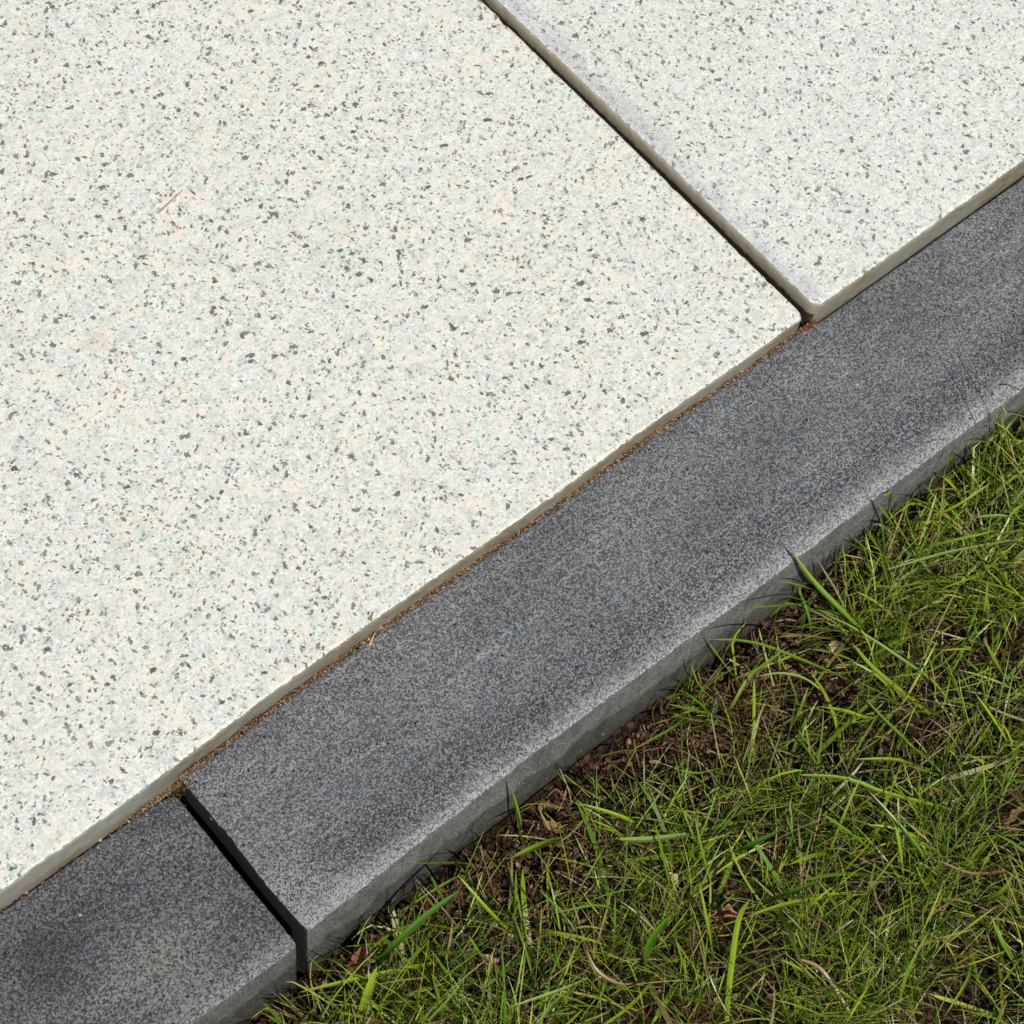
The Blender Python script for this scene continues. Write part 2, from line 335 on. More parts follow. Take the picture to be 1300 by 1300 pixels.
def concrete(name, seed, tone=1.0, front=-80.3, streak=1.0, corner=None, fine=1.0):
    t = NT(name)
    co = mm_coords(t, seed)
    raw = mm_coords(t, 0)
    x, y, z = t.sep(raw)
    g1 = t.noise(co, 2.6 * fine, 4, 0.9)
    g2 = t.noise(t.mapping(co, loc=(40, 9, 3)), 3.2 * fine, 3, 0.75)
    dv, cv = t.vor(t.vadd(co, t.noise(co, 1.2, 2, col=True), 0.5), fine / 0.55)
    rv = t.sep(cv)
    grain = t.math('ADD', t.math('MULTIPLY', g1, 0.42), t.math('ADD', t.math('MULTIPLY', g2, 0.23), t.math('MULTIPLY', rv[0], 0.35)))
    lo, hi = 0.105 * tone, 0.52 * tone
    col = t.mix(t.ramp(grain, 0.36, 0.72), (lo, lo * 1.0, lo * 0.99), (hi * 1.02, hi * 1.03, hi * 1.03))
    # bluish and warm aggregate patches
    pb = t.noise(co, 0.075, 3, 0.7)
    col = t.mix(t.ramp(pb, 0.52, 0.72, 0, 0.55), col, t.mix(1.0, col, (0.78, 0.98, 1.12), 'MULTIPLY'))
    col = t.mix(t.ramp(pb, 0.48, 0.28, 0, 0.5), col, t.mix(1.0, col, (1.12, 1.02, 0.88), 'MULTIPLY'))
    # broad lighter and darker clouds, drawn out along the stone
    cl = t.noise(t.mapping(co, scale=(0.45, 1, 1)), 0.028, 4, 0.6)
    col = t.mix(1.0, col, t.mix(t.ramp(cl, 0.3, 0.7), (0.82, 0.82, 0.83), (1.16, 1.16, 1.15)), 'MULTIPLY')
    # trowel streaks
    sk = t.noise(t.mapping(co, scale=(0.05, 1.0, 1), rot=(0, 0, 0.03)), 0.33, 3, 0.6)
    skm = t.math('MULTIPLY', t.ramp(sk, 0.55, 0.66), t.ramp(t.noise(co, 0.02, 2), 0.36, 0.5))
    skm = t.math('MULTIPLY', skm, t.ramp(grain, 0.4, 0.56))
    col = t.mix(t.math('MULTIPLY', skm, 0.42 * streak), col, (0.72, 0.72, 0.70))
    # worn, limey front arris and the darker band behind it
    gq = t.n('ShaderNodeNewGeometry')
    nz = t.sep(gq.outputs['True Normal'])[2]
    yy = t.math('ADD', t.math('SUBTRACT', y, front), t.math('MULTIPLY', t.math('SUBTRACT', t.noise(co, 0.05, 5, 0.7), 0.5), 9 * streak))
    top = t.ramp(nz, 0.3, 0.7)
    ef = t.math('MULTIPLY', t.ramp(yy, 10.5, 2.5), t.ramp(grain, 0.22, 0.50))
    ef = t.math('MULTIPLY', ef, top)
    col = t.mix(t.math('MULTIPLY', ef, 0.9 * streak), col, t.mix(t.ramp(grain, 0.36, 0.66), (0.34, 0.34, 0.33), (0.78, 0.78, 0.76)))
    dk = t.math('MULTIPLY', t.ramp(yy, 9, 14), t.ramp(yy, 32, 16))
    col = t.mix(t.math('MULTIPLY', t.math('MULTIPLY', dk, t.ramp(grain, 0.65, 0.4)), 0.55 * streak), col, (0.05, 0.05, 0.052))
    if corner is not None:
        cx = t.math('SUBTRACT', x, corner)
        cf = t.math('MULTIPLY', t.ramp(t.math('ADD', cx, t.math('MULTIPLY', t.noise(co, 0.05, 2), 20)), 42, 8), t.ramp(yy, 60, 10))
        cf = t.math('MULTIPLY', cf, t.ramp(grain, 0.35, 0.55))
        col = t.mix(t.math('MULTIPLY', t.math('MULTIPLY', cf, top), 0.8), col, (0.62, 0.62, 0.60))
    if corner is None:
        def blob(cx, cy, r0, r1, w=12):
            ex, ey = t.math('SUBTRACT', x, cx), t.math('SUBTRACT', y, cy)
            q = t.math('SQRT', t.math('ADD', t.math('MULTIPLY', ex, ex), t.math('MULTIPLY', ey, ey)))
            q = t.math('ADD', q, t.math('MULTIPLY', t.math('SUBTRACT', t.noise(co, 0.08, 4, 0.65), 0.5), w * 2))
            return t.ramp(q, r1, r0)
        col = t.mix(t.math('MULTIPLY', blob(-84, -26, 4, 24, 22), 0.36), col, (0.03, 0.032, 0.038))
        col = t.mix(t.math('MULTIPLY', blob(-48, -58, 4, 30), t.ramp(grain, 0.3, 0.6, 0, 0.5)), col, (0.50, 0.48, 0.42))
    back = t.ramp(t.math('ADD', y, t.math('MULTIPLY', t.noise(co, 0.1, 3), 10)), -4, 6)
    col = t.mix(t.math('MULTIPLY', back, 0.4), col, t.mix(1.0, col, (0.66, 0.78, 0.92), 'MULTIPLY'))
    # face: olive tint painted in for green bounce off the grass
    face = t.math('SUBTRACT', 1.0, top)
    col = t.mix(t.math('MULTIPLY', face, 0.3), col, t.mix(t.ramp(pb, 0.4, 0.6), (0.27, 0.275, 0.17), (0.22, 0.22, 0.18)))
    fs = t.noise(t.mapping(co, scale=(1, 1, 0.35)), 0.11, 5, 0.7)
    col = t.mix(t.math('MULTIPLY', t.ramp(fs, 0.48, 0.66), t.math('MULTIPLY', face, 0.4)), col, (0.06, 0.058, 0.048))
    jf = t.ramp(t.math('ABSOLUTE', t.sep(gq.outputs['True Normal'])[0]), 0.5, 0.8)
    col = t.mix(t.math('MULTIPLY', jf, 0.97), col, (0.006, 0.006, 0.005))  # joint faces painted near black to stand for shade in the gap
    low_shade = t.math('MULTIPLY', t.ramp(t.math('ADD', z, t.math('MULTIPLY', t.math('SUBTRACT', t.noise(co, 0.045, 5, 0.65), 0.5), 38)), -23, -30), face)  # lower face: grass shade painted in as a darker band
    col = t.mix(t.math('MULTIPLY', low_shade, 0.95), col, t.mix(1.0, col, (0.48, 0.49, 0.47), 'MULTIPLY'))
    soil = t.math('MULTIPLY', t.ramp(t.math('ADD', z, t.math('MULTIPLY', t.noise(co, 0.12, 4, 0.7), 18)), -30, -44), face)
    col = t.mix(t.math('MULTIPLY', soil, 0.6), col, (0.07, 0.055, 0.035))
    # pits and odd pale grains
    dp, cp = t.vor(co, 1 / 3.4)
    rp = t.sep(cp)
    pit = t.math('MULTIPLY', t.ramp(rp[0], 0.80, 0.81), t.ramp(dp, 0.19, 0.11))
    col = t.mix(t.math('MULTIPLY', pit, 0.95), col, (0.02, 0.02, 0.02))
    dw, cw = t.vor(t.mapping(co, loc=(9, 4, 2)), 1 / 7.5)
    wh = t.math('MULTIPLY', t.ramp(t.sep(cw)[1], 0.95, 0.955), t.ramp(dw, 0.13, 0.07))
    col = t.mix(wh, col, (0.66, 0.66, 0.63))
    t.put(t.p.inputs['Base Color'], col)
    t.put(t.p.inputs['Roughness'], 0.85)
    t.p.inputs['Specular IOR Level'].default_value = 0.25
    h = t.math('SUBTRACT', grain, t.math('MULTIPLY', pit, 0.5))
    t.put(t.p.inputs['Normal'], t.bump(h, 0.0022, 1.0))
    return t.m


def vcol_material(name, rough, translucent=0.0, spec=0.4, noise_mul=None):
    t = NT(name)
    a = t.n('ShaderNodeAttribute', attribute_name='tint')
    col = a.outputs['Color']
    if noise_mul:
        co = mm_coords(t)
        nz = t.noise(co, noise_mul, 3, 0.7)
        col = t.mix(1.0, col, t.mix(t.ramp(nz, 0.3, 0.7), (0.6, 0.6, 0.6), (1.4, 1.4, 1.4)), 'MULTIPLY')
    t.put(t.p.inputs['Base Color'], col)
    t.put(t.p.inputs['Roughness'], rough)
    t.p.inputs['Specular IOR Level'].default_value = spec
    if translucent:
        tr = t.n('ShaderNodeBsdfTranslucent')
        t.put(tr.inputs['Color'], t.mix(1.0, col, (1.25, 1.3, 0.55), 'MULTIPLY'))
        mx = t.n('ShaderNodeMixShader')
        mx.inputs[0].default_value = translucent
        t.t.links.new(t.p.outputs[0], mx.inputs[1])
        t.t.links.new(tr.outputs[0], mx.inputs[2])
        t.t.links.new(mx.outputs[0], t.out.inputs['Surface'])
    return t.m


def soil_material(name, green=0.0):
    t = NT(name)
    co = mm_coords(t)
    a = t.noise(co, 0.35, 5, 0.75)
    b = t.noise(co, 0.06, 3, 0.6)
    col = t.mix(t.ramp(a, 0.38, 0.75), (0.010, 0.007, 0.005), (0.085, 0.050, 0.032))
    col = t.mix(t.ramp(b, 0.4, 0.7, 0, 0.6), col, t.mix(1.0, col, (1.0, 0.62, 0.42), 'MULTIPLY'))
    d, c = t.vor(co, 0.5)
    r = t.sep(c)
    col = t.mix(t.ramp(r[0], 0.86, 0.9, 0, 0.7), col, (0.14, 0.075, 0.045))
    if green:
        gn = t.noise(co, 0.05, 5, 0.8)
        col = t.mix(t.ramp(gn, 0.3, 0.6, 0, green), col, t.mix(t.noise(co, 0.4, 3), (0.02, 0.045, 0.008), (0.08, 0.13, 0.02)))
    t.put(t.p.inputs['Base Color'], col)
    t.put(t.p.inputs['Roughness'], 0.95)
    t.p.inputs['Specular IOR Level'].default_value = 0.15
    t.put(t.p.inputs['Normal'], t.bump(a, 0.002, 1.0))
    return t.m


def sand_material():
    t = NT('joint sand')
    co = mm_coords(t)
    a = t.noise(co, 1.2, 4, 0.7)
    col = t.mix(t.ramp(a, 0.35, 0.65), (0.07, 0.045, 0.022), (0.26, 0.17, 0.09))
    t.put(t.p.inputs['Base Color'], col)
    t.put(t.p.inputs['Roughness'], 0.95)
    t.put(t.p.inputs['Normal'], t.bump(a, 0.001, 1.0))
    return t.m


M_GRAN_L = granite('warm speckled granite', 0.0, None, 0.0)
M_GRAN_R = granite('cool speckled granite', 733.0, 347.5, 0.16)
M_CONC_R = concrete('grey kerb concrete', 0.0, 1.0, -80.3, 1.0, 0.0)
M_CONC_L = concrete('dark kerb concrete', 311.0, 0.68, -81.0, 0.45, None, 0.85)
M_SOIL = soil_material('dark crumbly soil')
M_LAWN = soil_material('lawn soil', 0.85)
M_SAND = sand_material()
M_GRASS = vcol_material('grass blade', 0.40, 0.27, 0.5)
M_DEAD = vcol_material('dead grass', 0.7, 0.2, 0.25)
M_LEAF = vcol_material('dry leaf', 0.75, 0.12, 0.2, 1.3)
M_GRAIN = vcol_material('grit', 0.9, 0.0, 0.2)


# ------------------------------------------------------------------ object helpers
def link(name, me, mat=None, label=None, cat=None, group=None, kind=None):
    o = bpy.data.objects.new(name, me)
    if mat:
        me.materials.append(mat)
    COL.objects.link(o)
    for k, v in (('label', label), ('category', cat), ('group', group), ('kind', kind)):
        if v:
            o[k] = v
    return o


def fbm(x, y, z, f, octs=4, seed=0.0):
    s, a, tot = 0.0, 1.0, 0.0
    for k in range(octs):
        s += a * noise.noise(Vector((x * f + seed, y * f + seed * 1.7, z * f + k * 3.1)))
        tot += a
        a *= 0.55
        f *= 2.1
    return s / tot


def outline(edges, fine, coarse):
    """edges: (polyline, jaggedness, fine?) counter-clockwise. Returns points, inward mitre directions, jaggedness."""
    def unit(a, b):
        L = math.hypot(b[0] - a[0], b[1] - a[1])
        return ((b[0] - a[0]) / L, (b[1] - a[1]) / L)
    m = len(edges)
    mit = []
    for k in range(m):
        pa = edges[k - 1][0]
        pb = edges[k][0]
        t0, t1 = unit(pa[-2], pa[-1]), unit(pb[0], pb[1])
        n0, n1 = (-t0[1], t0[0]), (-t1[1], t1[0])
        q = 1 + n0[0] * n1[0] + n0[1] * n1[1]
        mit.append(((n0[0] + n1[0]) / q, (n0[1] + n1[1]) / q))
    P, D, J = [], [], []
    for k, (poly, jag, isfine) in enumerate(edges):
        ma, mb = mit[k], mit[(k + 1) % m]
        t = unit(poly[0], poly[-1])
        nn = (-t[1], t[0])
        tot = sum(math.dist(a, b) for a, b in zip(poly[:-1], poly[1:]))
        run = 0.0
        for (a, b) in zip(poly[:-1], poly[1:]):
            L = math.dist(a, b)
            c = max(1, int(L / (fine if isfine else coarse)))
            for i in range(c):
                u = i / c
                s = run + L * u
                fa, fb = max(0, 1 - s / 0.04), max(0, 1 - (tot - s) / 0.04)
                fc = 1 - fa - fb
                P.append((a[0] + (b[0] - a[0]) * u, a[1] + (b[1] - a[1]) * u))
                D.append((ma[0] * fa + mb[0] * fb + nn[0] * fc, ma[1] * fa + mb[1] * fb + nn[1] * fc))
                J.append(jag)
            run += L
    P = np.array(P)
    for _ in range(4):
        P = 0.5 * P + 0.25 * (np.roll(P, 1, 0) + np.roll(P, -1, 0))
    return P, np.array(D), J


def stone(name, edges, ztop, thick, r, mat, seed, label, cat, group, fine=0.0014, coarse=0.012):
    P, D, jag = outline(edges, fine, coarse)
    n = len(P)
    prof = [(0.022, 0.0, 0.0, 0.0), (0.012, 0.0, 0.05, 0.3), (r + 0.0045, 0.0, 0.15, 0.5), (r + 0.0015, 0.0, 0.3, 0.8)]
    for k in range(6):
        th = math.radians(90 * k / 5)
        prof.append((r * (1 - math.sin(th)), r * (1 - math.cos(th)), math.sin(th) * 0.7 + 0.3, 1.0))
    for zz in (0.003, 0.006, 0.010, 0.016, 0.024, 0.034):
        if r + zz < thick:
            prof.append((0.0, r + zz, 0.55, 0.4))
    prof.append((0.0, thick, 0.4, 0.0))
    verts, faces = [], []
    for (ins, dz, jw, zw) in prof:
        for i in range(n):
            x, y = P[i]
            j = jag[i]
            rough = fbm(x, y, dz * 0.5, 130, 4, seed)
            chip = max(0.0, fbm(x, y, dz * 0.4, 85, 4, seed + 9) - 0.16) * 2.0
            small = fbm(x, y, dz, 480, 2, seed + 4)
            d = (0.5 * rough + 1.1 * chip + 0.45 * small) * j * jw * 0.001
            inn = ins + d
            px, py = x + D[i][0] * inn, y + D[i][1] * inn
            zt = ztop(px, py) if callable(ztop) else ztop
            zn = zw * j * 0.00035 * (rough + small) - zw * chip * j * 0.0008
            verts.append((px, py, zt - dz + zn))
    m = len(prof)
    for k in range(m - 1):
        for i in range(n):
            a, b = k * n + i, k * n + (i + 1) % n
            faces.append((a, a + n, b + n, b))
    faces.append(tuple((m - 1) * n + i for i in range(n))[::-1])
    me = bpy.data.meshes.new(name)
    me.from_pydata(verts, [], faces)
    me.update()
    bm = bmesh.new()
    bm.from_mesh(me)
    bm.verts.ensure_lookup_table()
    cx = (P[:, 0].min() + P[:, 0].max()) / 2
    cy = (P[:, 1].min() + P[:, 1].max()) / 2
    hub = bm.verts.new((cx, cy, ztop(cx, cy) if callable(ztop) else ztop))
    bm.verts.ensure_lookup_table()
    for i in range(n):
        bm.faces.new((hub, bm.verts[i], bm.verts[(i + 1) % n]))
    bmesh.ops.recalc_face_normals(bm, faces=bm.faces)
    for f in bm.faces:
        f.smooth = len(f.verts) == 4
    bm.to_mesh(me)
    bm.free()
    return link(name, me, mat, label, cat, group)


def tint_layer(me, cols):
    ca = me.color_attributes.new('tint', 'FLOAT_COLOR', 'POINT')
    buf = np.ones((len(me.vertices), 4), dtype=np.float32)
    buf[:, :3] = cols
    ca.data.foreach_set('color', buf.ravel())


def mesh_np(name, V, F, cols, smooth=True):
    """V (n,3) float, F (m,k) int."""
    me = bpy.data.meshes.new(name)
    k = F.shape[1]
    me.vertices.add(len(V))
    me.vertices.foreach_set('co', V.astype(np.float32).ravel())
    me.loops.add(F.size)
    me.loops.foreach_set('vertex_index', F.astype(np.int32).ravel())
    me.polygons.add(len(F))
    me.polygons.foreach_set('loop_start', np.arange(0, F.size, k, dtype=np.int32))
    me.polygons.foreach_set('loop_total', np.full(len(F), k, dtype=np.int32))
    me.polygons.foreach_set('use_smooth', np.full(len(F), smooth))
    me.update(calc_edges=True)
    me.validate()
    tint_layer(me, cols)
    return me


# ------------------------------------------------------------------ ground and beds
def sheet(name, x0, x1, y0, y1, z, mat):
    me = bpy.data.meshes.new(name)
    me.from_pydata([(x0, y0, z), (x1, y0, z), (x1, y1, z), (x0, y1, z)], [], [(0, 1, 2, 3)])
    return link(name, me, mat, kind='structure')


sheet('lawn_ground', -60, 60, -60, 60, -0.062, M_LAWN)


def soil_z(x, y):
    near = max(0.0, 1 - (-0.082 - y) / 0.03)
    z = -0.0435 + 0.0045 * fbm(x, y, 0, 22, 2, 3.0) + 0.0035 * fbm(x, y, 0, 90, 4, 5.0) + 0.0012 * fbm(x, y, 0, 500, 2, 1.0)
    dip = max(0.0, 1 - (-0.082 - y) / 0.045) * max(0.0, min(1.0, (0.34 - x) / 0.12))
    z -= 0.0095 * dip * dip * (3 - 2 * dip)
    z += 0.001 * near - 0.003 * max(0, 1 - abs(x + 0.002) / 0.012) * near
    return z


def grid(name, x0, x1, y0, y1, step, zf, mat, skirt):
    nx, ny = int((x1 - x0) / step), int((y1 - y0) / step)
    V = np.empty(((nx + 1) * (ny + 1), 3))
    k = 0
    for j in range(ny + 1):
        y = y0 + (y1 - y0) * j / ny
        for i in range(nx + 1):
            x = x0 + (x1 - x0) * i / nx
            e = min(i, nx - i, j) * step
            V[k] = (x, y, zf(x, y) - skirt * max(0, 1 - e / 0.05))
            k += 1
    a = np.arange(nx)[None, :] + (np.arange(ny) * (nx + 1))[:, None]
    a = a.ravel()
    F = np.stack([a, a + 1, a + nx + 2, a + nx + 1], 1)
    me = mesh_np(name, V, F, np.ones((len(V), 3)))
    return link(name, me, mat, kind='structure')


grid('soil', -0.35, 0.75, -0.5, -0.0795, 0.0019, soil_z, M_SOIL, 0.025)

# sand bed below the slabs
bm = bmesh.new()
bmesh.ops.create_cube(bm, size=1)
for v in bm.verts:
    v.co = Vector((0.345 + v.co.x * 2.02, 0.507 + v.co.y * 1.01, -0.045 + v.co.z * 0.036))
me = bpy.data.meshes.new('sand_bed')
bm.to_mesh(me)
bm.free()
link('sand_bed', me, M_SAND, kind='structure')

# ------------------------------------------------------------------ slabs and kerb stones
zL = lambda x, y: 0.0124 - (x + 0.083) * 0.0085
SL = stone('paving_slab', [
    ([(-0.657, 0.0010), (-0.083, 0.0014), (-0.028, 0.0012), (0.049, 0.0030), (0.1024, 0.0031), (0.1977, 0.0021), (0.2487, 0.0030), (0.3078, 0.0022), (0.3420, 0.0024)], 1.0, True),
    ([(0.3420, 0.0024), (0.3440, 0.0046), (0.3440, 0.10), (0.3432, 0.235), (0.3430, 1.0)], 1.5, True),
    ([(0.3430, 1.0), (-0.657, 1.0)], 0.6, False),
    ([(-0.657, 1.0), (-0.657, 0.0010)], 0.6, False)],
    zL, 0.036, 0.0017, M_GRAN_L, 2.0,
    'large cream and white speckled granite slab left of the joint, biggest slab in view',
    'paving slab', 'speckled granite paving slabs')
SR = stone('paving_slab', [
    ([(0.3505, 0.0006), (0.48, 0.0004), (1.345, -0.001)], 0.8, True),
    ([(1.345, -0.001), (1.345, 1.0)], 0.6, False),
    ([(1.345, 1.0), (0.3464, 1.0)], 0.6, False),
    ([(0.3452, 1.0), (0.3454, 0.22), (0.3470, 0.10), (0.3476, 0.0034), (0.3505, 0.0006)], 0.8, True)],
    0.0135, 0.037, 0.0022, M_GRAN_R, 7.0,
    'cooler white speckled granite slab right of the joint, with a greyish weathered edge',
    'paving slab', 'speckled granite paving slabs')
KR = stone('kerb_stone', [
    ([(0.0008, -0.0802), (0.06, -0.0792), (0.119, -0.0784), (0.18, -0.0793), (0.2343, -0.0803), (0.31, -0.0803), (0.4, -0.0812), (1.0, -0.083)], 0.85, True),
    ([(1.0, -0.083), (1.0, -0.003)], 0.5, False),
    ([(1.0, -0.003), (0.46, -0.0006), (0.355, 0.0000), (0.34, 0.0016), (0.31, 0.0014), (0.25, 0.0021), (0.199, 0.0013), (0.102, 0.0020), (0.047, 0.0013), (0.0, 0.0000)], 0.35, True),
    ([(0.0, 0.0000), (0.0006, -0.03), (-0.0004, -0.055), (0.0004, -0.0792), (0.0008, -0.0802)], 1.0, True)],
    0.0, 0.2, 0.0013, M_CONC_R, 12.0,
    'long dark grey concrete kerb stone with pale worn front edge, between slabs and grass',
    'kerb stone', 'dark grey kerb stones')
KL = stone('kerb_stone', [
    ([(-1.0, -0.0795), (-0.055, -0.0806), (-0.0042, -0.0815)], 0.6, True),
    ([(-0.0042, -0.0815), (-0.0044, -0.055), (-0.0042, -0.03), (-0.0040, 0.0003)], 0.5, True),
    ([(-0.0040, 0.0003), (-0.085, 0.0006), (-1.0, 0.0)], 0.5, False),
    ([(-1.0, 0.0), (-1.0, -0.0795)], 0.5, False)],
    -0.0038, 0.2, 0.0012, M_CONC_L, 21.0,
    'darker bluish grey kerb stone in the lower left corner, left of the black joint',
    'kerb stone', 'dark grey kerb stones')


# ------------------------------------------------------------------ ribbons (grass, straw)
def ribbons(name, base, dirs, length, width, bend, curl, roll, colb, colt, seg=5, fold=0.0, paths=None):
    """Vectorised blades. base (n,3), dirs azimuth (n,), elevation start, bend = change of elevation along the blade."""
    n = len(base)
    az, el = dirs
    pts = np.zeros((n, seg + 1, 3))
    tan = np.zeros((n, seg + 1, 3))
    p = base.copy()
    for k in range(seg + 1):
        u = k / seg
        e = el + bend * u
        a = az + curl * u
        t = np.stack([np.cos(e) * np.cos(a), np.cos(e) * np.sin(a), np.sin(e)], 1)
        pts[:, k] = p
        tan[:, k] = t
        p = p + t * (length / seg)[:, None]
    return ribbon_mesh(name, pts, tan, width, roll, colb, colt)


def ribbon_mesh(name, pts, tan, width, roll, colb, colt, taper=0.55):
    n, s1, _ = pts.shape
    seg = s1 - 1
    up = np.array([0, 0, 1.0])
    side = np.cross(tan, up)
    ln = np.linalg.norm(side, axis=2, keepdims=True)
    side = side / np.maximum(ln, 1e-4)
    nor = np.cross(side, tan)
    c, s = np.cos(roll)[:, None, None], np.sin(roll)[:, None, None]
    wv = side * c + nor * s
    u = np.linspace(0, 1, s1)
    prof = (0.62 + 0.38 * np.sin(np.minimum(u / 0.4, 1) * math.pi / 2)) * np.where(u < taper, 1, np.sqrt(np.maximum(0, 1 - ((u - taper) / (1 - taper)) ** 2)))
    prof[-1] = 0.06
    w = (width[:, None] * prof[None, :] * 0.5)[:, :, None]
    L = pts - wv * w
    Rr = pts + wv * w
    V = np.stack([L, Rr], 2).reshape(-1, 3)
    base = (np.arange(n) * s1 * 2)[:, None] + (np.arange(seg) * 2)[None, :]
    base = base.ravel()
    F = np.stack([base, base + 1, base + 3, base + 2], 1)
    uu = u[None, :, None]
    C = colb[:, None, :] * (1 - uu) + colt[:, None, :] * uu
    C = np.repeat(C[:, :, None, :], 2, 2).reshape(-1, 3)
    return V, F, C


def join_parts(parts):
    off, Vs, Fs, Cs = 0, [], [], []
    for V, F, C in parts:
        Vs.append(V)
        Fs.append(F + off)
        Cs.append(C)
        off += len(V)
    return np.concatenate(Vs), np.concatenate(Fs), np.concatenate(Cs)


def keep_off_kerb(pts, over=False):
    """push blades out of the kerb body: points behind the front face and below the top move out or up"""
    y = pts[..., 1]
    z = pts[..., 2]
    zt = np.where(pts[..., 0] < 0, -0.0036, 0.0)
    inside = (y > -0.0835) & (z < zt + 0.001)
    up = inside & (z > zt - 0.012) & over
    z[up] = zt[up] + 0.0012
    out = inside & ~up
    y[out] = -0.0838 - 0.001 * nrs.rand(int(out.sum()))


def cover(x, y):
    """how much of the lawn is grown over at a point (0 bare .. 1 full)"""
    d = -0.082 - y
    grow = 0.003 + 0.019 * (0.5 + 0.9 * noise.noise(Vector((x * 14, 0, 2.0))))
    if x > 0.22:
        grow *= max(0.15, 1 - (x - 0.22) / 0.1)
    edge = min(1.0, max(0.0, (d - grow * 0.5) / 0.014))
    patch = noise.noise(Vector((x * 26, y * 26, 4.4))) + 0.5 * noise.noise(Vector((x * 60, y * 60, 1.4)))
    c = edge * min(1.0, max(0.05, 0.60 + patch * 1.9))
    for (bx, by, br) in ((0.168, -0.118, 0.016), (0.195, -0.107, 0.010), (0.10, -0.105, 0.012), (0.252, -0.105, 0.010), (0.0, -0.092, 0.012)):
        dd = math.hypot(x - bx, y - by) / br
        if dd < 1.3:
            c *= 0.12 + 0.5 * max(0, dd - 0.6)
    return c


GREENS = np.array([(0.115, 0.200, 0.012), (0.150, 0.235, 0.012), (0.070, 0.150, 0.012), (0.200, 0.265, 0.016), (0.095, 0.180, 0.022), (0.240, 0.270, 0.040)])
GREENS = GREENS * np.array([1.42, 1.40, 1.0])
STRAWS = np.array([(0.42, 0.33, 0.17), (0.30, 0.20, 0.10), (0.55, 0.50, 0.34), (0.24, 0.115, 0.06), (0.17, 0.07, 0.038)])


def scatter(n, x0, x1, y0, y1, use_cover=True, power=1.0):
    out = []
    guard = 0
    while len(out) < n and guard < n * 30:
        guard += 1
        x, y = rng.uniform(x0, x1), rng.uniform(y0, y1)
        if use_cover and rng.random() > cover(x, y) ** power:
            continue
        out.append((x, y))
    return np.array(out)


def ground(xy, zadd=0.0):
    return np.array([(x, y, soil_z(x, y) + zadd) for x, y in xy])


def grass_batch(n_tuft, per, spread, lmin, lmax, wmin, wmax, emin, emax, bmin, bmax, box, power=1.0):
    xy = scatter(n_tuft, *box, power=power)
    n = len(xy) * per
    cen = np.repeat(xy, per, 0)
    b2 = cen + nrs.normal(0, spread, (n, 2))
    b2[:, 1] = np.minimum(b2[:, 1], -0.0845)
    base = ground(b2, -0.001)
    hue = np.repeat(nrs.randint(0, len(GREENS), len(xy)), per)
    other = nrs.randint(0, len(GREENS), n)
    hue = np.where(nrs.rand(n) < 0.45, other, hue)
    col = GREENS[hue] * (0.75 + 0.5 * nrs.rand(n, 1))
    pale = nrs.rand(n) < 0.06
    col[pale] = STRAWS[nrs.randint(0, 3, int(pale.sum()))] * (0.7 + 0.4 * nrs.rand(int(pale.sum()), 1))
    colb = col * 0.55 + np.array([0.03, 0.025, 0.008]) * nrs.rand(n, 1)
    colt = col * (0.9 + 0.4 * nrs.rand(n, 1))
    tip = nrs.rand(n) < 0.12
    colt[tip] = (0.36, 0.27, 0.13)
    length = lmin + (lmax - lmin) * nrs.rand(n) ** 1.6
    width = wmin + (wmax - wmin) * nrs.rand(n) ** 2
    az = nrs.rand(n) * 2 * math.pi
    el = np.radians(emin + (emax - emin) * nrs.rand(n))
    bend = np.radians(bmin + (bmax - bmin) * nrs.rand(n))
    curl = nrs.normal(0, 0.35, n)
    roll = nrs.normal(0, 0.6, n)
    seg = 6
    V, F, C = None, None, None
    pts = np.zeros((n, seg + 1, 3))
    tan = np.zeros_like(pts)
    p = base.copy()
    for k in range(seg + 1):
        u = k / seg
        e = el + bend * u
        a = az + curl * u
        t = np.stack([np.cos(e) * np.cos(a), np.cos(e) * np.sin(a), np.sin(e)], 1)
        pts[:, k] = p
        tan[:, k] = t
        p = p + t * (length / seg)[:, None]
    low = base[:, 2:3] + 0.002 + 0.004 * nrs.rand(n, 1)
    pts[:, 1:, 2] = np.maximum(pts[:, 1:, 2], low)
    keep_off_kerb(pts)
    return ribbon_mesh('g', pts, tan, width, roll, colb, colt)


BOX = (-0.18, 0.62, -0.40, -0.0845)
parts = [
    grass_batch(3000, 7, 0.0040, 0.014, 0.045, 0.0003, 0.0008, 35, 88, -80, 0, BOX, 1.2),
    grass_batch(1000, 4, 0.0030, 0.022, 0.055, 0.0005, 0.0012, 30, 85, -85, -5, BOX, 1.5),
    grass_batch(130, 2, 0.003, 0.030, 0.060, 0.0014, 0.0024, 20, 65, -75, -15, BOX, 1.3),
    grass_batch(300, 5, 0.004, 0.025, 0.058, 0.0005, 0.0014, 35, 85, -85, -10, (0.25, 0.62, -0.16, -0.087), 0.8),
    grass_batch(6500, 5, 0.005, 0.016, 0.045, 0.0007, 0.0015, 35, 80, -90, -20, (-0.9, 1.3, -1.0, -0.38), 0.3),
    grass_batch(2200, 5, 0.004, 0.014, 0.04, 0.0006, 0.0014, 35, 80, -90, -20, (0.58, 1.3, -0.42, -0.09), 0.4),
    grass_batch(2200, 5, 0.004, 0.014, 0.04, 0.0006, 0.0014, 35, 80, -90, -20, (-0.9, -0.16, -0.42, -0.09), 0.4),
]


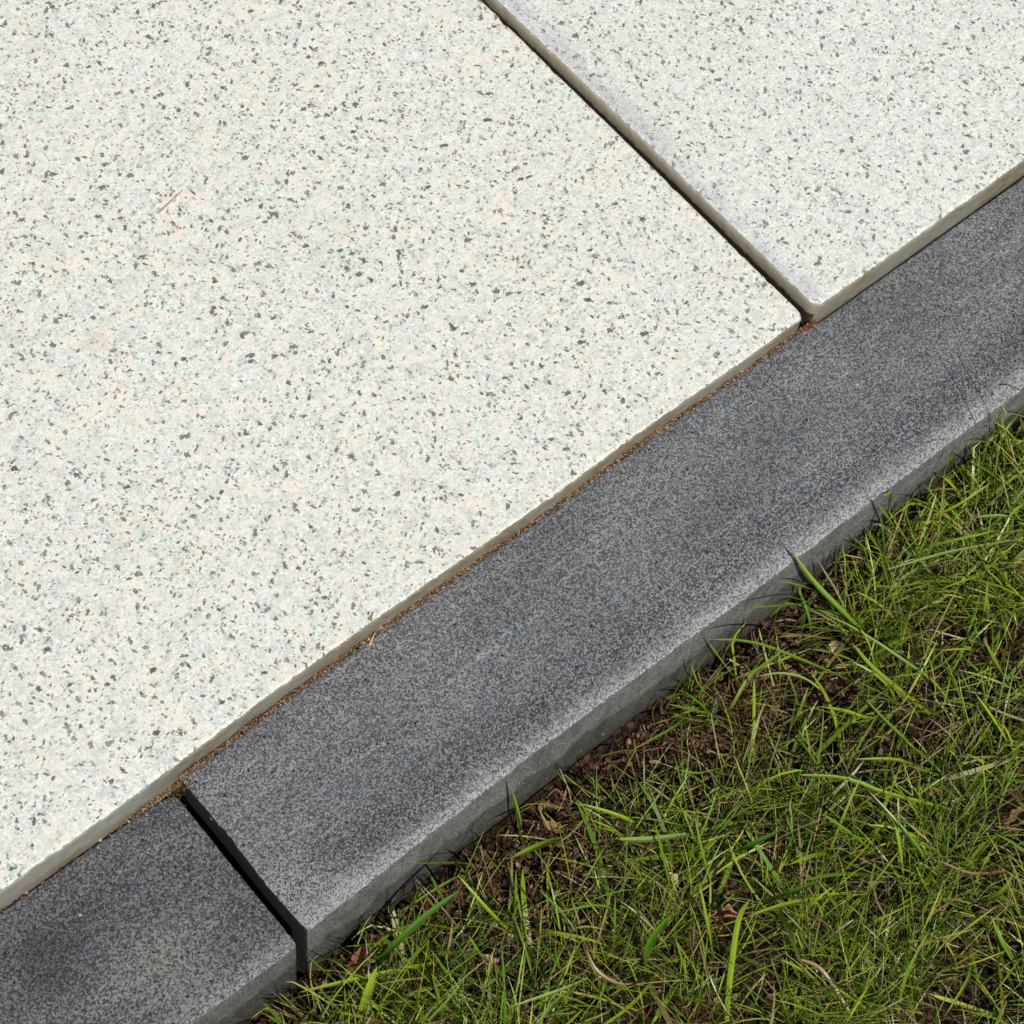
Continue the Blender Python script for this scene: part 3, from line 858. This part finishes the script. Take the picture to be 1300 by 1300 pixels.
def smooth_path(pts, m):
    P = [np.array(p) for p in pts]
    if len(P) == 2:
        mid = (P[0] + P[1]) / 2
        mid[2] += 0.12 * np.linalg.norm(P[1] - P[0])
        P = [P[0], mid, P[1]]
    P = [2 * P[0] - P[1]] + P + [2 * P[-1] - P[-2]]
    n = len(P) - 3
    out = []
    for k in range(m + 1):
        s = k / m * n
        i = min(int(s), n - 1)
        u = s - i
        a, b, c, d = P[i], P[i + 1], P[i + 2], P[i + 3]
        out.append(0.5 * ((2 * b) + (c - a) * u + (2 * a - 5 * b + 4 * c - d) * u * u + (3 * b - a - 3 * c + d) * u ** 3))
    return np.array(out)


HC = {'g': (0.155, 0.26, 0.014), 'b': (0.23, 0.34, 0.018), 'd': (0.08, 0.18, 0.012), 'p': (0.27, 0.35, 0.09), 's': (0.30, 0.20, 0.10)}
for cls, wd, pth in HERO:
    wd *= 0.62 if cls == 'd' else 0.78
    m = 14
    if pth[0][2] < -0.035:
        b0 = pth[0]
        pth = [[b0[0] + 0.002, b0[1] - 0.003, soil_z(b0[0], b0[1]) - 0.001]] + pth
    c = smooth_path(pth, m)
    keep_off_kerb(c, True)
    tn = np.gradient(c, axis=0)
    tn /= np.linalg.norm(tn, axis=1)[:, None] + 1e-9
    col = np.array(HC[cls])
    # two half blades folded along the midrib
    for sgn in (-1, 1):
        w = wd * 0.5
        up = np.array([0, 0, 1.0])
        side = np.cross(tn, up)
        side /= np.linalg.norm(side, axis=1)[:, None] + 1e-6
        nor = np.cross(side, tn)
        u = np.linspace(0, 1, m + 1)
        prof = np.where(u < 0.5, 0.75 + 0.25 * u / 0.5, np.sqrt(np.maximum(0, 1 - ((u - 0.5) / 0.5) ** 2)))
        prof[-1] = 0.05
        outer = c + (side * sgn * math.cos(0.4) + nor * math.sin(0.4)) * (w * prof)[:, None]
        V = np.stack([c, outer], 1).reshape(-1, 3)
        b = np.arange(m) * 2
        F = np.stack([b, b + 1, b + 3, b + 2], 1)
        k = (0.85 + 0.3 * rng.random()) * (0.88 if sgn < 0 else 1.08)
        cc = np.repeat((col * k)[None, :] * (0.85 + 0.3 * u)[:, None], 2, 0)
        if cls in 'gb':
            cc[-3:] = cc[-3:] * 0.5 + np.array((0.33, 0.25, 0.12)) * 0.5
        parts.append((V, F, cc))
V, F, C = join_parts(parts)
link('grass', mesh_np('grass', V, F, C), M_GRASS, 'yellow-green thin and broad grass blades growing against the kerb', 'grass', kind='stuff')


# dead thatch lying near the soil
def thatch(n, box, lmin, lmax, wmin, wmax, zlo, zhi):
    xy = scatter(n, *box, power=0.45)
    n = len(xy)
    base = ground(xy, 0.0)
    base[:, 2] += zlo + (zhi - zlo) * nrs.rand(n) ** 1.7
    seg = 5
    length = lmin + (lmax - lmin) * nrs.rand(n) ** 1.5
    az = nrs.rand(n) * 2 * math.pi
    el = nrs.normal(0.1, 0.35, n)
    bend = nrs.normal(-0.3, 0.5, n)
    curl = nrs.normal(0, 0.9, n)
    pts = np.zeros((n, seg + 1, 3))
    tan = np.zeros_like(pts)
    p = base.copy()
    for k in range(seg + 1):
        u = k / seg
        e, a = el + bend * u, az + curl * u
        t = np.stack([np.cos(e) * np.cos(a), np.cos(e) * np.sin(a), np.sin(e)], 1)
        pts[:, k], tan[:, k] = p, t
        p = p + t * (length / seg)[:, None]
    pts[..., 2] = np.maximum(pts[..., 2], base[:, 2:3] - 0.004)
    keep_off_kerb(pts)
    pick = nrs.choice(5, n, p=[0.17, 0.20, 0.07, 0.29, 0.27])
    col = STRAWS[pick] * (0.25 + 0.7 * nrs.rand(n, 1))
    return ribbon_mesh('t', pts, tan, wmin + (wmax - wmin) * nrs.rand(n) ** 2, nrs.normal(0, 0.8, n), col, col * 0.9, 0.8)


V, F, C = join_parts([
    thatch(15000, (-0.18, 0.62, -0.40, -0.085), 0.006, 0.026, 0.0003, 0.0008, 0.0, 0.014),
    thatch(900, (-0.18, 0.62, -0.40, -0.088), 0.012, 0.035, 0.0004, 0.0011, 0.002, 0.016),
    thatch(5000, (-0.15, 0.5, -0.125, -0.085), 0.004, 0.018, 0.0003, 0.0008, 0.0, 0.006),
    thatch(4000, (-0.9, 1.2, -1.0, -0.40), 0.01, 0.03, 0.0004, 0.001, 0.0, 0.012)])
link('dead_grass', mesh_np('dead_grass', V, F, C), M_DEAD, 'tangled pale and brown dead grass lying between the green blades', 'dead grass', kind='stuff')


# ------------------------------------------------------------------ litter, grit
def flakes(n, placer, smin, smax, palette, curlmax=1.2):
    parts = []
    gx, gy = 3, 4
    uu, vv = np.meshgrid(np.linspace(-0.5, 0.5, gx), np.linspace(-0.5, 0.5, gy))
    uu, vv = uu.ravel(), vv.ravel()
    idx = np.arange((gx - 1) * (gy - 1))
    a = (idx // (gx - 1)) * gx + idx % (gx - 1)
    F0 = np.stack([a, a + 1, a + gx + 1, a + gx], 1)
    for _ in range(n):
        x, y, z = placer()
        s = smin + (smax - smin) * rng.random() ** 2
        asp = rng.uniform(0.25, 0.8)
        k = rng.uniform(-curlmax, curlmax)
        k2 = rng.uniform(-curlmax, curlmax) * 0.6
        wid = asp * s * (1 - (2 * vv) ** 2 * rng.uniform(0.3, 0.85))
        P = np.stack([uu * wid, vv * s, s * (k * (uu * asp) ** 2 + k2 * vv ** 2) + s * 0.09 * nrs.normal(size=len(uu))], 1)
        R = np.array(Matrix.Rotation(rng.uniform(0, 6.28), 3, 'Z') @ Matrix.Rotation(rng.gauss(0, 0.6), 3, 'X') @ Matrix.Rotation(rng.gauss(0, 0.6), 3, 'Y'))
        P = P @ R.T + np.array((x, y, z))
        c = np.array(palette[rng.randrange(len(palette))]) * rng.uniform(0.6, 1.25)
        parts.append((P, F0, np.repeat(c[None, :], len(P), 0)))
    return join_parts(parts)


BROWNS = [(0.15, 0.075, 0.042), (0.22, 0.12, 0.066), (0.30, 0.19, 0.11), (0.07, 0.033, 0.02), (0.24, 0.14, 0.075), (0.14, 0.052, 0.026), (0.05, 0.028, 0.018), (0.05, 0.03, 0.02)]


def litter_pos():
    x = rng.uniform(-0.15, 0.6)
    if rng.random() < 0.6:
        y = -0.085 - abs(rng.gauss(0, 0.03))
    else:
        y = rng.uniform(-0.38, -0.085)
    return x, y, soil_z(x, y) + rng.uniform(0.0005, 0.004)


V, F, C = flakes(9000, litter_pos, 0.0010, 0.0045, BROWNS)
link('leaf_litter', mesh_np('leaf_litter', V, F, C), M_LEAF, 'crumbled reddish brown leaf litter on the soil along the kerb foot', 'leaf litter', kind='stuff')

ICO = bmesh.new()
bmesh.ops.create_icosphere(ICO, subdivisions=1, radius=1.0)
ICO_V = np.array([v.co[:] for v in ICO.verts])
ICO_F = np.array([[v.index for v in f.verts] for f in ICO.faces])
ICO.free()


def grains(n, placer, smin, smax, palette):
    parts = []
    for _ in range(n):
        x, y, z = placer()
        s = (smin + (smax - smin) * rng.random() ** 2) * 0.5
        sc3 = np.array((rng.uniform(0.6, 1.3), rng.uniform(0.6, 1.3), rng.uniform(0.5, 1.0)))
        P = ICO_V * (1 + 0.25 * nrs.normal(size=(len(ICO_V), 1))) * sc3 * s + np.array((x, y, z))
        c = np.array(palette[rng.randrange(len(palette))]) * rng.uniform(0.6, 1.3)
        parts.append((P, ICO_F, np.repeat(c[None, :], len(P), 0)))
    return join_parts(parts)


def rear_y(x):
    return float(np.interp(x, (-0.1, -0.004, 0.0, 0.047, 0.102, 0.199, 0.25, 0.31, 0.34, 0.355, 0.46), (0.0006, 0.0003, 0.0, 0.0013, 0.0020, 0.0013, 0.0021, 0.0014, 0.0016, 0.0, -0.0006)))


def joint_pos():
    if rng.random() < 0.8:
        x = rng.uniform(-0.012, 0.35)
    else:
        x = rng.gauss(-0.006, 0.008)
    y = rear_y(x) + (rng.uniform(-0.0007, 0.0012) if rng.random() < 0.95 else -abs(rng.gauss(0, 0.0035)))
    top = 0.0 if x > 0 else -0.0038
    if y < rear_y(x) - 0.0009:
        return x, y, top + 0.0001
    pile = 0.0012 + 0.0014 * noise.noise(Vector((x * 60, 0, 0))) + 0.0008 * noise.noise(Vector((x * 300, 0, 0)))
    if x < -0.03:
        pile *= 0.2
    k = (y - rear_y(x) + 0.0007) / 0.0019
    return x, y, top + max(0.0001, pile * (0.3 + k)) * rng.random() ** 0.5


GRIT = [(0.12, 0.08, 0.045), (0.06, 0.04, 0.02), (0.22, 0.13, 0.06), (0.30, 0.18, 0.08), (0.15, 0.08, 0.035), (0.40, 0.27, 0.14), (0.28, 0.11, 0.04), (0.08, 0.055, 0.03), (0.42, 0.36, 0.26)]
GRIT = [(r * 0.78, g * 0.78, b * 0.85) for r, g, b in GRIT]
V, F, C = grains(7500, joint_pos, 0.0003, 0.0011, GRIT)
V2, F2, C2 = grains(4200, lambda: (rng.uniform(-0.14, 0.46), rear_y(0.2) + rng.uniform(-0.004, 0.004), -0.005 + rng.uniform(-0.003, 0.001)), 0.0006, 0.0022, GRIT)
keep = []
V, F, C = join_parts([(V, F, C), (V2, F2, C2)])
link('joint_grit', mesh_np('joint_grit', V, F, C, False), M_GRAIN, 'ochre grit and plant crumbs filling the seam below the slab edge', 'grit', kind='stuff')
V, F, C = grains(5000, lambda: (0.3458 + rng.uniform(-0.004, 0.004), rng.uniform(0.002, 0.30), -0.006 + rng.uniform(-0.004, 0.003)), 0.0008, 0.0026, GRIT[:3] + [(0.03, 0.02, 0.012), (0.02, 0.015, 0.01), (0.02, 0.015, 0.01)])
V2, F2, C2 = grains(60, lambda: (0.3475 + rng.uniform(-0.003, 0.004), rng.uniform(-0.0005, 0.002), -0.001 + rng.uniform(-0.003, 0.0015)), 0.0006, 0.002, [(0.36, 0.11, 0.03), (0.28, 0.07, 0.02), (0.07, 0.05, 0.03)])
V, F, C = join_parts([(V, F, C), (V2, F2, C2)])
link('joint_sand', mesh_np('joint_sand', V, F, C, False), M_GRAIN, 'dark sand deep in the open joint between the two slabs', 'sand', kind='stuff')

# soil crumbs on the ground
V, F, C = grains(9000, lambda: (lambda p: (p[0], p[1], p[2] - 0.001))(litter_pos()), 0.0006, 0.0032, [(0.035, 0.022, 0.015), (0.06, 0.037, 0.024), (0.02, 0.014, 0.01), (0.12, 0.07, 0.04)])
link('soil_crumbs', mesh_np('soil_crumbs', V, F, C, False), M_GRAIN, 'loose dark soil crumbs along the foot of the kerb', 'soil', kind='stuff')

# moss tuft at the rear end of the kerb joint
n = 260
b = np.stack([nrs.normal(-0.0022, 0.0018, n), nrs.normal(-0.001, 0.0016, n), np.full(n, -0.006)], 1)
pts = np.zeros((n, 4, 3))
tan = np.zeros_like(pts)
az = nrs.rand(n) * 6.28
p = b.copy()
for k in range(4):
    e = 1.3 - 0.5 * k * nrs.rand(n)
    tt = np.stack([np.cos(e) * np.cos(az), np.cos(e) * np.sin(az), np.sin(e)], 1)
    pts[:, k], tan[:, k] = p, tt
    p = p + tt * 0.0013
colm = np.array((0.10, 0.10, 0.02)) * (0.5 + nrs.rand(n, 1))
V, F, C = ribbon_mesh('m', pts, tan, np.full(n, 0.0004), nrs.rand(n) * 3, colm * 0.5, colm)
link('moss_tuft', mesh_np('moss_tuft', V, F, C), M_GRASS, 'tiny olive moss tuft where the black kerb joint meets the slab', 'moss')


# ------------------------------------------------------------------ single dry leaves and straws
def dry_leaf(loc, length, width, rot, curl, colour, label, seed):
    r = random.Random(seed)
    gx, gy = 9, 15
    V, C = [], []
    for j in range(gy):
        v = j / (gy - 1)
        half = width * 0.5 * math.sin(math.pi * min(1, v * 0.97 + 0.02)) ** 0.75 * (1 + 0.22 * math.sin(v * 17 + seed))
        for i in range(gx):
            u = i / (gx - 1) * 2 - 1
            x = u * half
            ang = u * curl
            rad = half / max(curl, 0.05)
            X = math.sin(ang) * rad
            Z = (1 - math.cos(ang)) * rad
            Y = (v - 0.5) * length
            Z += 0.16 * length * math.sin(v * 3.1) + 0.05 * length * noise.noise(Vector((X * 300, Y * 300, seed)))
            X += 0.08 * length * noise.noise(Vector((Y * 200, 3, seed)))
            V.append((X, Y, Z))
            k = 0.75 + 0.35 * abs(u) + 0.25 * r.random()
            if abs(u) < 0.1:
                k *= 0.7
            C.append([c * k for c in colour])
    F = [(j * gx + i, j * gx + i + 1, (j + 1) * gx + i + 1, (j + 1) * gx + i) for j in range(gy - 1) for i in range(gx - 1)]
    me = mesh_np('dry_leaf', np.array(V), np.array(F), np.array(C))
    o = link('dry_leaf', me, M_LEAF, label, 'dry leaf', 'dry leaves at the kerb foot')
    md = o.modifiers.new('thickness', 'SOLIDIFY')
    md.thickness = 0.00025
    o.location = (loc[0], loc[1], min(loc[2], soil_z(loc[0], loc[1]) + 0.0065 + (loc[2] + 0.038)))
    o.rotation_euler = rot
    return o


dry_leaf((0.0165, -0.0925, -0.0300), 0.0135, 0.0085, (0.9, 0.2, -0.9), 1.2, (0.24, 0.085, 0.05), 'curled reddish brown leaf leaning just right of the kerb joint', 1)
dry_leaf((0.118, -0.096, -0.0390), 0.0095, 0.0060, (0.3, -0.3, 0.5), 1.6, (0.26, 0.16, 0.08), 'small tan leaf curled on the soil by the middle of the kerb', 2)
dry_leaf((0.2655, -0.2195, -0.0290), 0.015, 0.010, (0.4, 0.3, 1.6), 1.6, (0.20, 0.09, 0.045), 'crumpled orange brown leaf in the grass at the right edge of the photo', 3)
dry_leaf((0.2640, -0.1130, -0.0360), 0.0075, 0.0060, (0.2, 0.3, 2.2), 0.9, (0.46, 0.33, 0.19), 'tiny pale tan leaf below the upright blades near the kerb', 4)
dry_leaf((0.1365, -0.1470, -0.0320), 0.0062, 0.0045, (0.5, 0.1, 0.3), 1.4, (0.46, 0.36, 0.24), 'small pale shrivelled leaf caught among blades in the middle of the grass', 5)
dry_leaf((0.0060, -0.1180, -0.0350), 0.0120, 0.0070, (0.4, 0.2, 2.6), 1.5, (0.22, 0.085, 0.04), 'dark rust brown leaf below the kerb joint at the bottom of the photo', 6)
dry_leaf((0.1430, -0.1730, -0.0330), 0.0120, 0.0080, (0.2, 0.5, 1.0), 1.5, (0.30, 0.13, 0.07), 'shredded rust coloured leaf lying in the lower middle of the grass', 7)
dry_leaf((0.0560, -0.1270, -0.0340), 0.0100, 0.0060, (0.3, 0.2, 0.2), 1.3, (0.34, 0.20, 0.11), 'small brown leaf under a broad green blade right of the kerb joint', 8)


def stalk(name, path, r0, colour, label, cat):
    c = smooth_path(path, 18)
    tn = np.gradient(c, axis=0)
    tn /= np.linalg.norm(tn, axis=1)[:, None]
    V, F, C = [], [], []
    ns = 6
    for i, p in enumerate(c):
        t = Vector(tn[i])
        a = t.cross(Vector((0, 0, 1))).normalized()
        b = a.cross(t)
        rr = r0 * (1 - 0.6 * i / (len(c) - 1)) * (1 + 0.2 * rng.random())
        for k in range(ns):
            th = 2 * math.pi * k / ns
            q = Vector(p) + (a * math.cos(th) + b * math.sin(th)) * rr
            V.append(q[:])
            C.append([x * rng.uniform(0.8, 1.2) for x in colour])
    for i in range(len(c) - 1):
        for k in range(ns):
            F.append((i * ns + k, i * ns + (k + 1) % ns, (i + 1) * ns + (k + 1) % ns, (i + 1) * ns + k))
    me = mesh_np(name, np.array(V), np.array(F), np.array(C))
    return link(name, me, M_DEAD, label, cat)


stalk('straw_stalk', [(0.1496, 0.2170, 0.0113), (0.158, 0.2186, 0.0116), (0.1659, 0.2205, 0.0112)], 0.00045, (0.50, 0.38, 0.27), 'short tan straw lying on the white slab in the upper left', 'straw')
stalk('straw_stalk', [(0.0950, -0.0006, 0.0008), (0.0975, 0.0006, 0.0022), (0.0998, 0.0018, 0.0030)], 0.0005, (0.60, 0.44, 0.2), 'yellow straw bit stuck in the seam under the slab edge', 'straw')
